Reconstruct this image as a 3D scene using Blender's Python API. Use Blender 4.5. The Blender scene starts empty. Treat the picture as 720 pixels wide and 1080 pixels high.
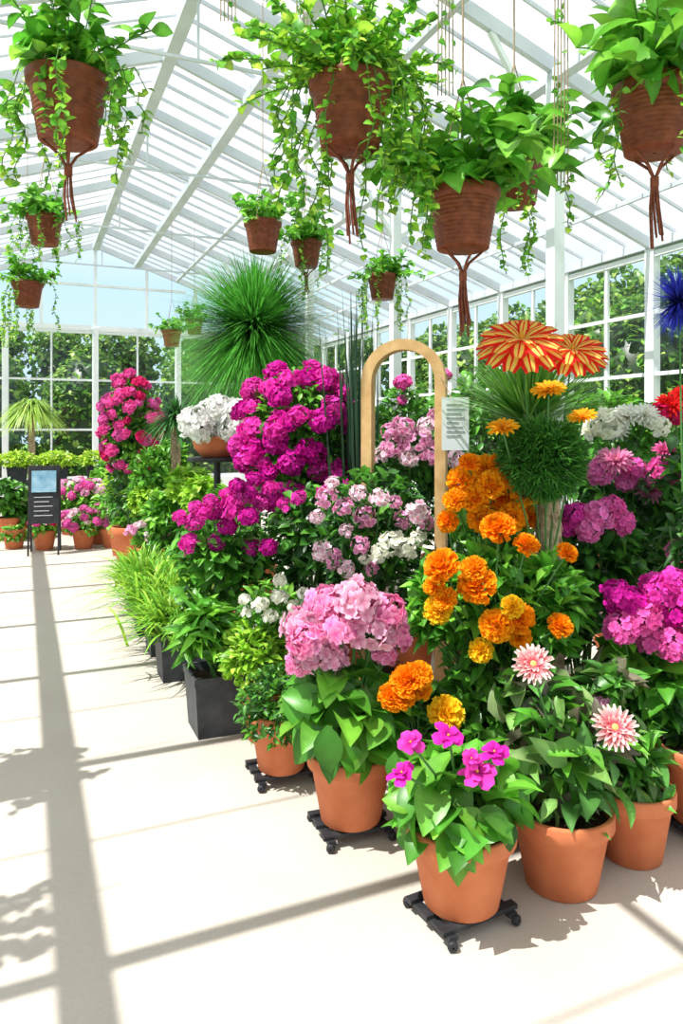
import bpy, math, random
import numpy as np
from mathutils import Vector, Matrix
rng=np.random.default_rng(11); random.seed(5)
A=math.radians(23.2); CA,SA=math.cos(A),math.sin(A)
COL=bpy.context.scene.collection
# ---------- coordinates ----------
def G(s,t,z=0): return np.array([s*CA-t*SA, s*SA+t*CA, z])
def P(px,py,D): return np.array([(px-360)/780*D, D, 1.5+(455-py)/780*D])
def roofz(s): return 5.2-0.35*abs(s-1.3)
def norm(v):
    v=np.asarray(v,float); return v/np.maximum(np.linalg.norm(v,axis=-1,keepdims=True),1e-9)
# ---------- materials ----------
def newmat(name):
    m=bpy.data.materials.new(name); m.use_nodes=True; nt=m.node_tree; return m,nt,nt.nodes['Principled BSDF'],nt.nodes['Material Output']
def attr_mat(name,rough=.5,transl=.3,nscale=40,spec=.4):
    m,nt,b,o=newmat(name)
    a=nt.nodes.new('ShaderNodeAttribute'); a.attribute_name='Col'
    tc=nt.nodes.new('ShaderNodeTexCoord'); nz=nt.nodes.new('ShaderNodeTexNoise'); nz.inputs['Scale'].default_value=nscale
    nt.links.new(tc.outputs['Object'],nz.inputs['Vector'])
    mr=nt.nodes.new('ShaderNodeMapRange'); mr.inputs['To Min'].default_value=.72; mr.inputs['To Max'].default_value=1.28
    nt.links.new(nz.outputs['Fac'],mr.inputs['Value'])
    mx=nt.nodes.new('ShaderNodeVectorMath'); mx.operation='SCALE'
    nt.links.new(a.outputs['Color'],mx.inputs[0]); nt.links.new(mr.outputs['Result'],mx.inputs['Scale'])
    nt.links.new(mx.outputs[0],b.inputs['Base Color']); b.inputs['Roughness'].default_value=rough
    b.inputs['Specular IOR Level'].default_value=spec
    if transl>0:
        t=nt.nodes.new('ShaderNodeBsdfTranslucent'); nt.links.new(mx.outputs[0],t.inputs['Color'])
        ms=nt.nodes.new('ShaderNodeMixShader'); ms.inputs[0].default_value=transl
        nt.links.new(b.outputs[0],ms.inputs[1]); nt.links.new(t.outputs[0],ms.inputs[2]); nt.links.new(ms.outputs[0],o.inputs[0])
    return m
def noise_mat(name,c1,c2,scale=8,rough=.7,bump=0,metal=0,spec=.3):
    m,nt,b,o=newmat(name)
    tc=nt.nodes.new('ShaderNodeTexCoord'); nz=nt.nodes.new('ShaderNodeTexNoise'); nz.inputs['Scale'].default_value=scale; nz.inputs['Detail'].default_value=6
    nt.links.new(tc.outputs['Object'],nz.inputs['Vector'])
    r=nt.nodes.new('ShaderNodeValToRGB'); r.color_ramp.elements[0].position=.3; r.color_ramp.elements[1].position=.7
    r.color_ramp.elements[0].color=(*c1,1); r.color_ramp.elements[1].color=(*c2,1)
    nt.links.new(nz.outputs['Fac'],r.inputs[0]); nt.links.new(r.outputs[0],b.inputs['Base Color'])
    b.inputs['Roughness'].default_value=rough; b.inputs['Metallic'].default_value=metal; b.inputs['Specular IOR Level'].default_value=spec
    if bump:
        bp=nt.nodes.new('ShaderNodeBump'); bp.inputs['Strength'].default_value=bump; bp.inputs['Distance'].default_value=.01
        nt.links.new(nz.outputs['Fac'],bp.inputs['Height']); nt.links.new(bp.outputs[0],b.inputs['Normal'])
    return m
LEAF=attr_mat('leaf_surface',.38,.36,30,.5)
PETAL=attr_mat('petal_surface',.65,.35,6,.2)
STEM=attr_mat('stem_surface',.7,0,60)
BARK=noise_mat('fibrous_bark',(.22,.15,.09),(.55,.43,.28),35,.9,.6)
TERRA=noise_mat('terracotta',(.5,.135,.05),(.62,.2,.085),9,.75,.15)
WICK=noise_mat('brown_resin_weave',(.13,.026,.01),(.25,.058,.025),30,.5,.3)
SOIL=noise_mat('potting_soil',(.02,.012,.008),(.07,.04,.025),60,.95,.8)
DARKP=noise_mat('charcoal_plastic',(.035,.04,.045),(.075,.08,.09),12,.6,.1)
WHITE=noise_mat('painted_metal',(.76,.8,.83),(.87,.9,.92),3,.45)
ROOFM=noise_mat('roof_metal',(.5,.54,.59),(.62,.66,.71),3,.4)
WOOD=noise_mat('pale_wood',(.5,.29,.12),(.68,.44,.21),14,.5,.1)
CORD=noise_mat('jute_cord',(.3,.2,.13),(.5,.36,.25),60,.9)
TASS=noise_mat('brown_tassel',(.14,.035,.02),(.28,.08,.05),60,.9)
BLACK=noise_mat('black_metal',(.015,.016,.02),(.035,.036,.04),20,.5)
CARD=noise_mat('white_card',(.7,.72,.77),(.75,.77,.81),5,.6)
INK=noise_mat('grey_ink',(.25,.27,.3),(.32,.34,.37),5,.6)
BLUE=noise_mat('blue_print',(.12,.3,.45),(.4,.62,.75),9,.6)
LAWN=noise_mat('lawn',(.06,.2,.03),(.18,.38,.07),6,.9)
# floor
FLOOR,nt,b,o=newmat('concrete_floor')
tc=nt.nodes.new('ShaderNodeTexCoord'); n1=nt.nodes.new('ShaderNodeTexNoise'); n1.inputs['Scale'].default_value=1.3; n1.inputs['Detail'].default_value=8
n2=nt.nodes.new('ShaderNodeTexNoise'); n2.inputs['Scale'].default_value=70; n2.inputs['Detail'].default_value=4
for n in(n1,n2): nt.links.new(tc.outputs['Object'],n.inputs['Vector'])
r=nt.nodes.new('ShaderNodeValToRGB'); r.color_ramp.elements[0].position=.3; r.color_ramp.elements[1].position=.7
r.color_ramp.elements[0].color=(.475,.425,.365,1); r.color_ramp.elements[1].color=(.54,.495,.435,1)
nt.links.new(n1.outputs['Fac'],r.inputs[0])
r2=nt.nodes.new('ShaderNodeMapRange'); r2.inputs['To Min'].default_value=.86; r2.inputs['To Max'].default_value=1.08
nt.links.new(n2.outputs['Fac'],r2.inputs['Value'])
vm=nt.nodes.new('ShaderNodeVectorMath'); vm.operation='SCALE'; nt.links.new(r.outputs[0],vm.inputs[0]); nt.links.new(r2.outputs[0],vm.inputs['Scale'])
nt.links.new(vm.outputs[0],b.inputs['Base Color']); b.inputs['Roughness'].default_value=.75
bp=nt.nodes.new('ShaderNodeBump'); bp.inputs['Strength'].default_value=.15; bp.inputs['Distance'].default_value=.005
nt.links.new(n2.outputs['Fac'],bp.inputs['Height']); nt.links.new(bp.outputs[0],b.inputs['Normal'])
def glass(name,milk):
    m,nt,b,o=newmat(name); nt.nodes.remove(b)
    t=nt.nodes.new('ShaderNodeBsdfTransparent'); g=nt.nodes.new('ShaderNodeBsdfGlossy'); g.inputs['Roughness'].default_value=.05
    tl=nt.nodes.new('ShaderNodeBsdfTranslucent'); tl.inputs[0].default_value=(.95,.97,1,1)
    m1=nt.nodes.new('ShaderNodeMixShader'); m1.inputs[0].default_value=milk
    m2=nt.nodes.new('ShaderNodeMixShader'); m2.inputs[0].default_value=.04
    nt.links.new(t.outputs[0],m1.inputs[1]); nt.links.new(tl.outputs[0],m1.inputs[2])
    nt.links.new(m1.outputs[0],m2.inputs[1]); nt.links.new(g.outputs[0],m2.inputs[2]); nt.links.new(m2.outputs[0],o.inputs[0]); return m
GLASS=glass('window_glass',.02); RGLASS=glass('roof_glass',.08)
# ---------- mesh builder ----------
class MB:
    def __init__(s): s.V=[];s.F=[];s.C=[];s.M=[];s.n=0
    def raw(s,V,F,C=(.5,.5,.5),m=0):
        V=np.asarray(V,float).reshape(-1,3);F=np.asarray(F,int).reshape(-1,4);C=np.asarray(C,float)
        if C.ndim==1: C=np.tile(C,(len(V),1))
        s.V.append(V);s.F.append(F+s.n);s.C.append(C);s.M.append(np.full(len(F),m));s.n+=len(V)
    def inst(s,T,M,Pp,c0,c1=None,mode='t',m=0,edge=.28,pw=1):
        tv,tf,tt,te=T; Pp=np.asarray(Pp,float).reshape(-1,3); k=len(Pp)
        if k==0: return
        V=np.einsum('kij,nj->kni',M,tv)+Pp[:,None,:]
        F=(tf[None]+(np.arange(k)*len(tv))[:,None,None]).reshape(-1,4)
        c0=np.broadcast_to(np.asarray(c0,float),(k,3)); c1=c0 if c1 is None else np.broadcast_to(np.asarray(c1,float),(k,3))
        w=(tt**pw if mode=='t' else (te>.5)*1.0)
        C=c0[:,None]*(1-w)[None,:,None]+c1[:,None]*w[None,:,None]
        C=C*(1-edge*te)[None,:,None]
        s.raw(V.reshape(-1,3),F,C.reshape(-1,3),m)
    def box(s,a,b,w,h,m=0,c=(.8,.8,.8),up=(0,0,1)):
        a=np.asarray(a,float);b=np.asarray(b,float); y=norm(b-a); u=np.asarray(up,float)
        if abs(np.dot(y,u))>.99: u=np.array([SA*-1,CA,0.])
        x=norm(np.cross(y,u)); z=np.cross(x,y)
        V=[];
        for q in(a,b):
            for i,j in((-1,-1),(1,-1),(1,1),(-1,1)): V.append(q+x*i*w/2+z*j*h/2)
        s.raw(V,[(0,1,2,3),(7,6,5,4),(0,4,5,1),(1,5,6,2),(2,6,7,3),(3,7,4,0)],c,m)
    def tube(s,pts,r,c=(.1,.25,.05),sides=5,m=0):
        pts=np.asarray(pts,float); n=len(pts); r=np.broadcast_to(np.asarray(r,float),(n,))
        d=norm(np.gradient(pts,axis=0)); ref=np.array([.3,.9,.2]) if abs(d[0][1])<.8 else np.array([1,0,0.])
        x=norm(np.cross(d,ref)); y=np.cross(d,x)
        a=np.arange(sides)/sides*2*math.pi
        V=pts[:,None]+r[:,None,None]*(np.cos(a)[None,:,None]*x[:,None]+np.sin(a)[None,:,None]*y[:,None])
        F=[(i*sides+j,i*sides+(j+1)%sides,(i+1)*sides+(j+1)%sides,(i+1)*sides+j) for i in range(n-1) for j in range(sides)]
        s.raw(V.reshape(-1,3),F,c,m)
    def lathe(s,prof,seg=28,c=(.5,.5,.5),m=0,rot=0,soft=.004):
        pr=[np.array(prof[0],float)]
        for i in range(1,len(prof)-1):
            p=np.array(prof[i],float)
            if soft>0:
                for q in(prof[i-1],prof[i+1]):
                    v=np.array(q,float)-p; l=np.linalg.norm(v); pr.append(p+v*min(soft/l,.3))
            else: pr.append(p)
        pr.append(np.array(prof[-1],float)); pr=np.array(pr)
        a=np.arange(seg)/seg*2*math.pi+rot
        V=np.stack([pr[:,0:1]*np.cos(a),pr[:,0:1]*np.sin(a),np.repeat(pr[:,1:2],seg,1)],-1)
        F=[(i*seg+j,i*seg+(j+1)%seg,(i+1)*seg+(j+1)%seg,(i+1)*seg+j) for i in range(len(pr)-1) for j in range(seg)]
        s.raw(V.reshape(-1,3),F,c,m)
    def mesh(s,name,mats,smooth=True,center=None):
        V=np.concatenate(s.V);F=np.concatenate(s.F);C=np.concatenate(s.C);M=np.concatenate(s.M)
        if center is not None: V=V-np.asarray(center)
        me=bpy.data.meshes.new(name); me.vertices.add(len(V)); me.vertices.foreach_set('co',V.ravel().astype(np.float32))
        me.loops.add(F.size); me.loops.foreach_set('vertex_index',F.ravel().astype(np.int32))
        me.polygons.add(len(F)); me.polygons.foreach_set('loop_start',(np.arange(len(F))*4).astype(np.int32))
        me.polygons.foreach_set('material_index',M.astype(np.int32))
        me.polygons.foreach_set('use_smooth',np.full(len(F),smooth))
        at=me.color_attributes.new('Col','FLOAT_COLOR','POINT')
        at.data.foreach_set('color',np.concatenate([np.clip(C,0,1),np.ones((len(C),1))],1).ravel().astype(np.float32))
        for mt in (mats if isinstance(mats,(list,tuple)) else [mats]): me.materials.append(mt)
        me.update(calc_edges=True); return me
def ob(name,me,loc=(0,0,0),parent=None,label=None,cat=None,group=None,rot=None,scale=None,kind=None):
    o=bpy.data.objects.new(name,me); COL.objects.link(o); o.location=tuple(float(v) for v in loc)
    if rot is not None: o.rotation_euler=rot
    if scale is not None: o.scale=(scale,)*3 if np.isscalar(scale) else scale
    if parent: o.parent=parent
    if label: o['label']=label
    if cat: o['category']=cat
    if group: o['group']=group
    if kind: o['kind']=kind
    return o
def empty(name,loc,label,cat,group=None):
    o=ob(name,None,loc,label=label,cat=cat,group=group); o.empty_display_size=.1; return o
def solid(name,mb,mats,smooth=False,**k):
    V=np.concatenate(mb.V); c=np.array([(V[:,0].min()+V[:,0].max())/2,(V[:,1].min()+V[:,1].max())/2,V[:,2].min()])
    return ob(name,mb.mesh(name,mats,smooth,center=c),loc=c,**k)
# ---------- templates ----------
def strip(widths,droop=.25,fold=.15,half=1.0,curl=0,cols=(-1,0,1)):
    n=len(widths)-1; V=[];tt=[];te=[]; nc=len(cols)
    for i,w in enumerate(widths):
        t=i/n; y=t-droop*.25*t*t; z=-droop*t*t+curl*math.sin(t*math.pi)
        for e in cols: V.append((e*w*.5*half,y,z+fold*abs(e)*w*.5)); tt.append(t); te.append(abs(e))
    F=[]
    for i in range(n):
        for j in range(nc-1): a=i*nc+j; F.append((a,a+1,a+nc+1,a+nc))
    return np.array(V,float),np.array(F),np.array(tt),np.array(te,float)
T_OVAL=strip([.06,.55,.95,1,.75,.05],.35,.25)
T_BROAD=strip([.1,.65,.95,1,.88,.55,.04],.4,.3)
T_LANCE=strip([.08,.6,1,.85,.5,.03],.3,.3)
T_SMALL=strip([.15,1,.8,.1],.25,.2)
T_THIN=strip([.4,1,.1],.3,.1)
T_PETAL=strip([.2,.6,.95,1,.6],.2,-.1)
T_PET2=strip([.3,1,.75],.1,-.15)
T_RUFF=strip([.3,.9,1.05],-.15,.5)
T_NARR=strip([.4,.9,1,.35],-.05,.35)
T_UMB=strip([.2,.45,.68,.85,1.0,1.05,.95,.6],.9,-.28,cols=(-1,-.6,-.5,-.15,-.08,.08,.15,.5,.6,1))
def frames(d,n,L,W):
    d=norm(d); x=norm(np.cross(d,n)); z=np.cross(x,d); k=len(d)
    L=np.broadcast_to(np.asarray(L,float),(k,))[:,None]; W=np.broadcast_to(np.asarray(W,float),(k,))[:,None]
    return np.stack([x*W,d*L,z*L],-1)
def pal(p,k,j=.2):
    p=np.array(p,float); c=p[rng.integers(0,len(p),k)]; return c*(1+j*rng.standard_normal((k,1))).clip(.5,1.6)
def body(mb,c,r,n,T,L,W,pl,up=.1,inner=.45,jit=.4,bottom=-.7,tip=1.3):
    u=norm(rng.standard_normal((n*3,3))); u=u[u[:,2]>bottom][:n]; n=len(u)
    rad=(inner+(1-inner)*rng.random((n,1))**.6)
    p=np.asarray(c)+u*rad*np.asarray(r)
    d=norm(u*[1,1,.6]+jit*rng.standard_normal((n,3))+[0,0,up])
    nr=norm(u*.6+[0,0,.9]+.35*rng.standard_normal((n,3)))
    l=L*(.65+.6*rng.random(n))
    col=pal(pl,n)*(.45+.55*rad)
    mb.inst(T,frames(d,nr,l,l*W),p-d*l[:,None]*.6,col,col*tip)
def blades(mb,base,d,L,droop,w,c0,c1,nseg=6):
    base=np.asarray(base,float);d=norm(d);k=len(d)
    L=np.broadcast_to(L,(k,));droop=np.broadcast_to(droop,(k,));base=np.broadcast_to(base,(k,3))
    x=np.cross(d,[0,0,1.])+1e-4; x=norm(x)
    t=np.linspace(0,1,nseg+1)
    pts=base[:,None]+d[:,None]*L[:,None,None]*t[None,:,None]; pts[:,:,2]-=(droop*L)[:,None]*t[None]**2
    w_=w*(1-t**2*.93)*.5
    V=np.stack([pts-x[:,None]*w_[None,:,None],pts+x[:,None]*w_[None,:,None]],2).reshape(k,-1,3)
    nv=V.shape[1]
    f=np.array([(2*i,2*i+1,2*i+3,2*i+2) for i in range(nseg)])
    F=(f[None]+(np.arange(k)*nv)[:,None,None]).reshape(-1,4)
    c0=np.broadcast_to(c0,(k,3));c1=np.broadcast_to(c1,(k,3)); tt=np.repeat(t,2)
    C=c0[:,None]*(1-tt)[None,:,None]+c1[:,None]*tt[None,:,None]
    mb.raw(V.reshape(-1,3),F,C.reshape(-1,3))
# ---------- flower head meshes (unit radius, facing +Z) ----------
def fib(n,zmin):
    i=np.arange(n)+.5; z=1-(1-zmin)*i/n; a=i*2.39996; r=np.sqrt(np.maximum(0,1-z*z)); return np.stack([r*np.cos(a),r*np.sin(a),z],-1)
def mophead(c0,c1,n=50,fl=.31,zmin=-.35,flat=.75,loose=0.03,petals=5,jc=.16):
    mb=MB(); u=fib(n,zmin); u=norm(u+.15*rng.standard_normal((n,3)))
    pos=u*(.76+.14*rng.random((n,1))+loose*rng.standard_normal((n,1)))*[1,1,flat]
    nn=norm(u+.3*rng.standard_normal((n,3)))
    tx=norm(np.cross(nn,rng.standard_normal((n,3)))); ty=np.cross(nn,tx)
    cj=(1+jc*rng.standard_normal((n,1)))
    for k in range(petals):
        a=k*2*math.pi/petals; d=norm(tx*math.cos(a)+ty*math.sin(a)+nn*.3)
        mb.inst(T_PET2,frames(d,nn,fl*(.85+.3*rng.random(n)),fl*.95),pos,np.array(c0)*cj,np.array(c1)*cj,edge=.08)
    mb.inst(T_SMALL,frames(norm(u+.01),tx,.75,.06),pos*0+u*.08,(.1,.25,.05))
    return mb.mesh('floret_cluster',PETAL)
def marigold(c0,c1):
    mb=MB()
    for j,(el,cnt,R) in enumerate([(85,6,.62),(68,12,.74),(52,17,.84),(36,20,.93),(20,24,1),(4,26,1.05),(-12,24,1.03)]):
        a=np.arange(cnt)/cnt*2*math.pi+j*.7+.15*rng.standard_normal(cnt); e=math.radians(el)+.2*rng.standard_normal(cnt)
        tip=np.stack([np.cos(e)*np.cos(a),np.cos(e)*np.sin(a),np.sin(e)*.72],-1)*R*(1+.09*rng.standard_normal((cnt,1)))
        n=norm(np.stack([-np.sin(e)*np.cos(a),-np.sin(e)*np.sin(a),np.cos(e)],-1)+.45*rng.standard_normal((cnt,3)))
        cj=1+.12*rng.standard_normal((cnt,1))
        mb.inst(T_RUFF,frames(norm(tip),n,.5*R,.33),tip*.52,np.array(c0)*cj,np.array(c1)*cj,edge=.0,pw=.6)
    mb.lathe([(.01,-.35),(.3,-.2),(.35,.1),(.01,.2)],8,(np.array(c0)*.8))
    return mb.mesh('marigold_head',PETAL)
def dahlia(c0,c1,cc,rings=((0,16,1),(22,14,.85),(45,11,.62),(65,7,.4)),pw=1,cs=1):
    mb=MB()
    for j,(el,cnt,R) in enumerate(rings):
        a=np.arange(cnt)/cnt*2*math.pi+j*.5+.05*rng.standard_normal(cnt); e=math.radians(el)+.08*rng.standard_normal(cnt)
        d=np.stack([np.cos(e)*np.cos(a),np.cos(e)*np.sin(a),np.sin(e)],-1)
        n=np.stack([-np.sin(e)*np.cos(a),-np.sin(e)*np.sin(a),np.cos(e)],-1)
        mb.inst(T_NARR,frames(d,n,R,.24),d*.06,c0,c1,edge=.1,pw=pw)
    mb.lathe([(.16*cs,-.04),(.17*cs,.1),(.1*cs,.2),(.01,.23)],10,cc)
    return mb.mesh('daisy_head',PETAL)
def flat5(c0,c1):
    mb=MB(); a=np.arange(5)/5*2*math.pi+.12*rng.standard_normal(5); d=norm(np.stack([np.cos(a),np.sin(a),.3+.3*rng.standard_normal(5)],-1))
    n=norm(np.array([[0,0,1.]]*5)+.4*rng.standard_normal((5,3)))
    mb.inst(T_PETAL,frames(d,n,1*(.8+.3*rng.random(5)),.8),d*.03,c0,c1,edge=.2)
    a=np.arange(6)*1.05+.6; d=norm(np.stack([np.cos(a),np.sin(a),.7+.3*rng.standard_normal(6)],-1))
    mb.inst(T_PETAL,frames(d,norm(np.array([[0,0,1.]]*6)+.3*rng.standard_normal((6,3))),.65,.5),d*.02,c0,c1,edge=.1)
    mb.lathe([(.07,0),(.08,.12),(.01,.2)],7,(.9,.6,.1))
    return mb.mesh('open_blossom',PETAL)
def parasol():
    mb=MB()
    for cnt,el,R,off in((13,40,.8,0),(11,58,.72,.25),(7,76,.52,.1)):
        a=np.arange(cnt)/cnt*2*math.pi+off; e=math.radians(el)
        d=np.stack([np.cos(e)*np.cos(a),np.cos(e)*np.sin(a),np.full(cnt,math.sin(e))],-1)
        n=np.stack([-math.sin(e)*np.cos(a),-math.sin(e)*np.sin(a),np.full(cnt,math.cos(e))],-1)
        T=(T_UMB[0],T_UMB[1],T_UMB[2],np.where((T_UMB[3]>.55)|(T_UMB[3]<.1),1.,0.))
        mb.inst(T,frames(d,n,R,.5*R),d*.03+np.array([0,0,-.25]),(1,.66,.14),(.84,.02,.012),mode='e',edge=0)
    mb.lathe([(.05,-.4),(.07,-.2),(.01,.1)],8,(.95,.5,.05))
    return mb.mesh('striped_parasol_blossom',PETAL)
def spikeball(c0,c1,n=420):
    mb=MB(); u=fib(n,-.95); blades(mb,[0,0,0],u+.06*rng.standard_normal((n,3)),.8+.3*rng.random(n),.06,.05,c0,c1,3)
    return mb.mesh('spiky_head',PETAL)
MAG=[mophead((.35,.0,.2),(.78,.015,.42)),mophead((.55,.01,.32),(.92,.07,.52))]
BOU=[mophead((.4,.0,.22),(.8,.01,.42),22,.44,-.2,.8,.1,5),mophead((.55,.0,.28),(.93,.06,.52),18,.48,-.2,.8,.14,5)]
PNK=[mophead((.85,.25,.45),(1,.58,.76),38,.36,loose=.07),mophead((.85,.12,.42),(1,.42,.66),38,.36,loose=.07)]
HOT=[mophead((.75,.08,.4),(.95,.25,.62)),mophead((.7,.05,.35),(.93,.16,.52))]
PAL=[mophead((.7,.15,.42),(.95,.5,.7),20,.38,-.1,.6,.12),mophead((.85,.4,.55),(.98,.8,.87),18,.38,-.1,.6,.12)]
CRM=[mophead((.92,.9,.7),(1,1,.9),22,.4,-.1,.6,.07)]
WHT=[mophead((.95,.96,.88),(1,1,.98),70,.25,zmin=-.6,flat=.9)]
RED=[mophead((.55,.0,.07),(.85,.02,.2),20,.46,-.2,.8,.1),mophead((.65,.02,.25),(.95,.12,.45),20,.46,-.2,.8,.1)]
ORG=[marigold((1,.16,.0),(1,.36,.004)),marigold((1,.22,.0),(1,.44,.008))]
YEL=[marigold((1,.4,.0),(1,.66,.02))]
IMP=[flat5((.4,.0,.25),(.88,.03,.52)),flat5((.5,.0,.25),(.93,.07,.55))]
DAH=[dahlia((.85,.02,.12),(1,.9,.82),(1,.62,.22),((4,22,1),(16,18,.8),(32,12,.52)),pw=2,cs=1.3)]
ZIN=[dahlia((.75,.02,.3),(.95,.25,.55),(.8,.4,.05)),dahlia((.8,.1,.4),(.98,.45,.68),(.8,.4,.05))]
WDA=[dahlia((.98,.95,.8),(1,1,.98),(.85,.55,.05))]
RDA=[dahlia((.5,.0,.0),(.88,.02,.02),(.6,.1,.02))]
ODA=[dahlia((.95,.3,.0),(1,.52,.02),(.6,.15,.0),((0,18,1),(18,14,.8)))]
PAR=[parasol()]
BLU=[spikeball((.02,.02,.12),(.05,.07,.7))]
# palettes
GM=[(.09,.31,.03),(.14,.41,.045),(.07,.25,.025)]
GB=[(.17,.48,.04),(.26,.6,.06),(.11,.36,.035)]
GF=[(.1,.36,.03),(.16,.46,.045),(.075,.29,.025),(.21,.52,.05)]
GL=[(.36,.65,.05),(.5,.78,.09),(.24,.53,.04)]
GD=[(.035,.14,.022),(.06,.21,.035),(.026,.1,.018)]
GC=[(.11,.33,.06),(.22,.43,.1),(.15,.15,.09),(.3,.45,.16),(.1,.29,.06),(.2,.17,.12),(.13,.38,.06)]
# ---------- pots ----------
_pc={}
def potmesh(kind,d,h):
    k=(kind,round(d,2),round(h,2))
    if k in _pc: return _pc[k]
    mb=MB()
    if kind=='round':
        mb.lathe([(.005,0),(.34*d,0),(.45*d,h*.78),(.5*d,h*.79),(.5*d,h*.985),(.485*d,h),(.45*d,h),(.43*d,h*.86),(.42*d,h*.8)],32,(.5,.2,.1)); me=mb.mesh('clay_pot',TERRA)
    elif kind=='square':
        q=math.sqrt(2)
        mb.lathe([(.005,0),(.42*d*q,0),(.48*d*q,h*.88),(.5*d*q,h*.88),(.5*d*q,h),(.46*d*q,h),(.44*d*q,h*.8)],4,(.1,.1,.1),rot=math.pi/4+A,soft=0); me=mb.mesh('planter_box',DARKP,False)
    elif kind=='bowl':
        mb.lathe([(.005,0),(.3*d,0),(.44*d,h*.4),(.49*d,h*.85),(.51*d,h*.86),(.51*d,h),(.47*d,h),(.45*d,h*.8)],32,(.5,.2,.1)); me=mb.mesh('clay_bowl',TERRA)
    else:
        pr=[(.005,0),(.33*d,0)]
        for i in range(12):
            t=i/12; r0=.345*d+(.45-.345)*d*t
            pr+=[(r0+.008*d,h*(t*.8+.02)),(r0,h*(t*.8+.055))]
        pr+=[(.49*d,h*.84),(.5*d,h*.97),(.48*d,h),(.45*d,h),(.43*d,h*.8)]
        mb.lathe(pr,36,(.3,.1,.05),soft=.002); me=mb.mesh('woven_basket_pot',WICK)
    _pc[k]=me; return me
def soilmesh(kind,d,h):
    k=('soil'+kind,round(d,2),round(h,2))
    if k in _pc: return _pc[k]
    mb=MB(); z=h*.85
    if kind=='square': mb.lathe([(.001,z),(.3*d,z+.003),(.445*d*1.414,z)],4,rot=math.pi/4+A,soft=0)
    else: mb.lathe([(.001,z+.012),(.25*d,z+.008),(.435*d,z)],24,soft=0)
    me=mb.mesh('soil',SOIL); _pc[k]=me; return me
def rot_to(n):
    q=Vector(n).to_track_quat('Z','Y'); e=q.to_matrix().to_4x4()
    e=e@Matrix.Rotation(random.random()*6.28,4,'Z'); return e.to_euler()
def Hd(meshes,pts,D,j=.05,n=None,k=1):
    return [(random.choice(meshes),P(a,b_,D+random.uniform(-j,j)),k*s/780*D/2,n) for a,b_,s in pts]
def plant(name,label,pos,bodies,heads=(),auto=(),pot=('round',.32,.28),group=None,cat='potted plant',z0=0,grass=(),trunk=None,hname='flower'):
    pos=np.array([pos[0],pos[1],z0],float); root=empty(name,pos,label,cat,group)
    kind,d,h=pot
    ob('pot',potmesh(kind,d,h),parent=root); ob('soil',soilmesh(kind,d,h),parent=root)
    mb=MB(); sm=MB(); ns=0; c0=np.array([0,0,h*.84])
    for bd in bodies:
        c=np.asarray(bd['c'])-pos
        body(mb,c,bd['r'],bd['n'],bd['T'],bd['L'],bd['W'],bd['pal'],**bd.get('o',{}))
        if trunk is None:
            for _ in range(9):
                u=norm(rng.standard_normal(3)); e=c+u*np.asarray(bd['r'])*.75
                if e[2]<h: continue
                b0=c0+[random.uniform(-.04,.04),random.uniform(-.04,.04),0]; mid=(b0+e)/2+[0,0,.1*(e[2]-h)]
                sm.tube([b0,b0*.6+mid*.4,mid,e],[.006,.006,.005,.003],(.1,.25,.06)); ns+=1
    for g in grass: g(mb,pos)
    if trunk is not None:
        tb=MB(); e=np.asarray(trunk[0])-pos; tb.tube([c0-[0,0,.03],c0*.6+e*.4+[.01,0,0],c0*.2+e*.8,e],[trunk[1]*1.15,trunk[1],trunk[1]*.95,trunk[1]*.8],sides=12)
        n=240; a=rng.random(n)*6.28; t=rng.random((n,1)); bp_=c0*(1-t)+e*t+np.stack([np.cos(a),np.sin(a),a*0],-1)*trunk[1]*.85
        blades(tb,bp_,np.stack([np.cos(a)*.25,np.sin(a)*.25,-np.ones(n)],-1),.09,-.1,.012,(.5,.4,.25),(.5,.4,.25),2)
        ob('trunk',tb.mesh('trunk',BARK),parent=root)
    if mb.n: ob('foliage',mb.mesh('foliage',LEAF),parent=root)
    H=list(heads)
    for ms,bi,n,size,zmin in auto:
        bd=bodies[bi]; us=fib(n,zmin); a=random.random()*6
        for u in us:
            u=norm(np.array([u[0]*math.cos(a)-u[1]*math.sin(a),u[0]*math.sin(a)+u[1]*math.cos(a),u[2]])+.16*rng.standard_normal(3))
            H.append((random.choice(ms),np.asarray(bd['c'])+u*np.asarray(bd['r'])*random.uniform(.9,1.1),size*random.uniform(.7,1.25)/2,u+[0,0,.3]))
    bc=np.asarray(bodies[0]['c']) if bodies else pos
    for me,p,s,n in H:
        lp=p-pos
        if n is None: n=norm(norm(p-bc)+np.array([-.15,-.55,.7])+.15*rng.standard_normal(3))
        o=ob(hname,me,lp,parent=root,rot=rot_to(norm(n)),scale=float(s))
        tgt=bc-pos; a=lp-norm(n)*s*.3; q=np.array([tgt[0]*.6,tgt[1]*.6,max(h,tgt[2]*.6)])
        sm.tube([q,(q+a)/2+[0,0,.02],a],[.005,.004,.004],(.07,.2,.05)); ns+=1
    if ns: ob('stems',sm.mesh('stems',STEM),parent=root)
    return root
def bd(px,py,rx,ry,D,n,T,L,W,pl,**o):
    return dict(c=P(px,py,D),r=(rx/780*D,rx/780*D,ry/780*D),n=n,T=T,L=L,W=W,pal=pl,o=o)
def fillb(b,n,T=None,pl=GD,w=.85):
    c=b['c'];z=(c[2]+.2)/2; return dict(c=np.array([c[0],c[1],z+.08]),r=(b['r'][0]*w,b['r'][1]*w,max(.1,(c[2]-.25)/2)),n=n,T=T or b['T'],L=b['L'],W=b['W'],pal=pl,o={})
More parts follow.
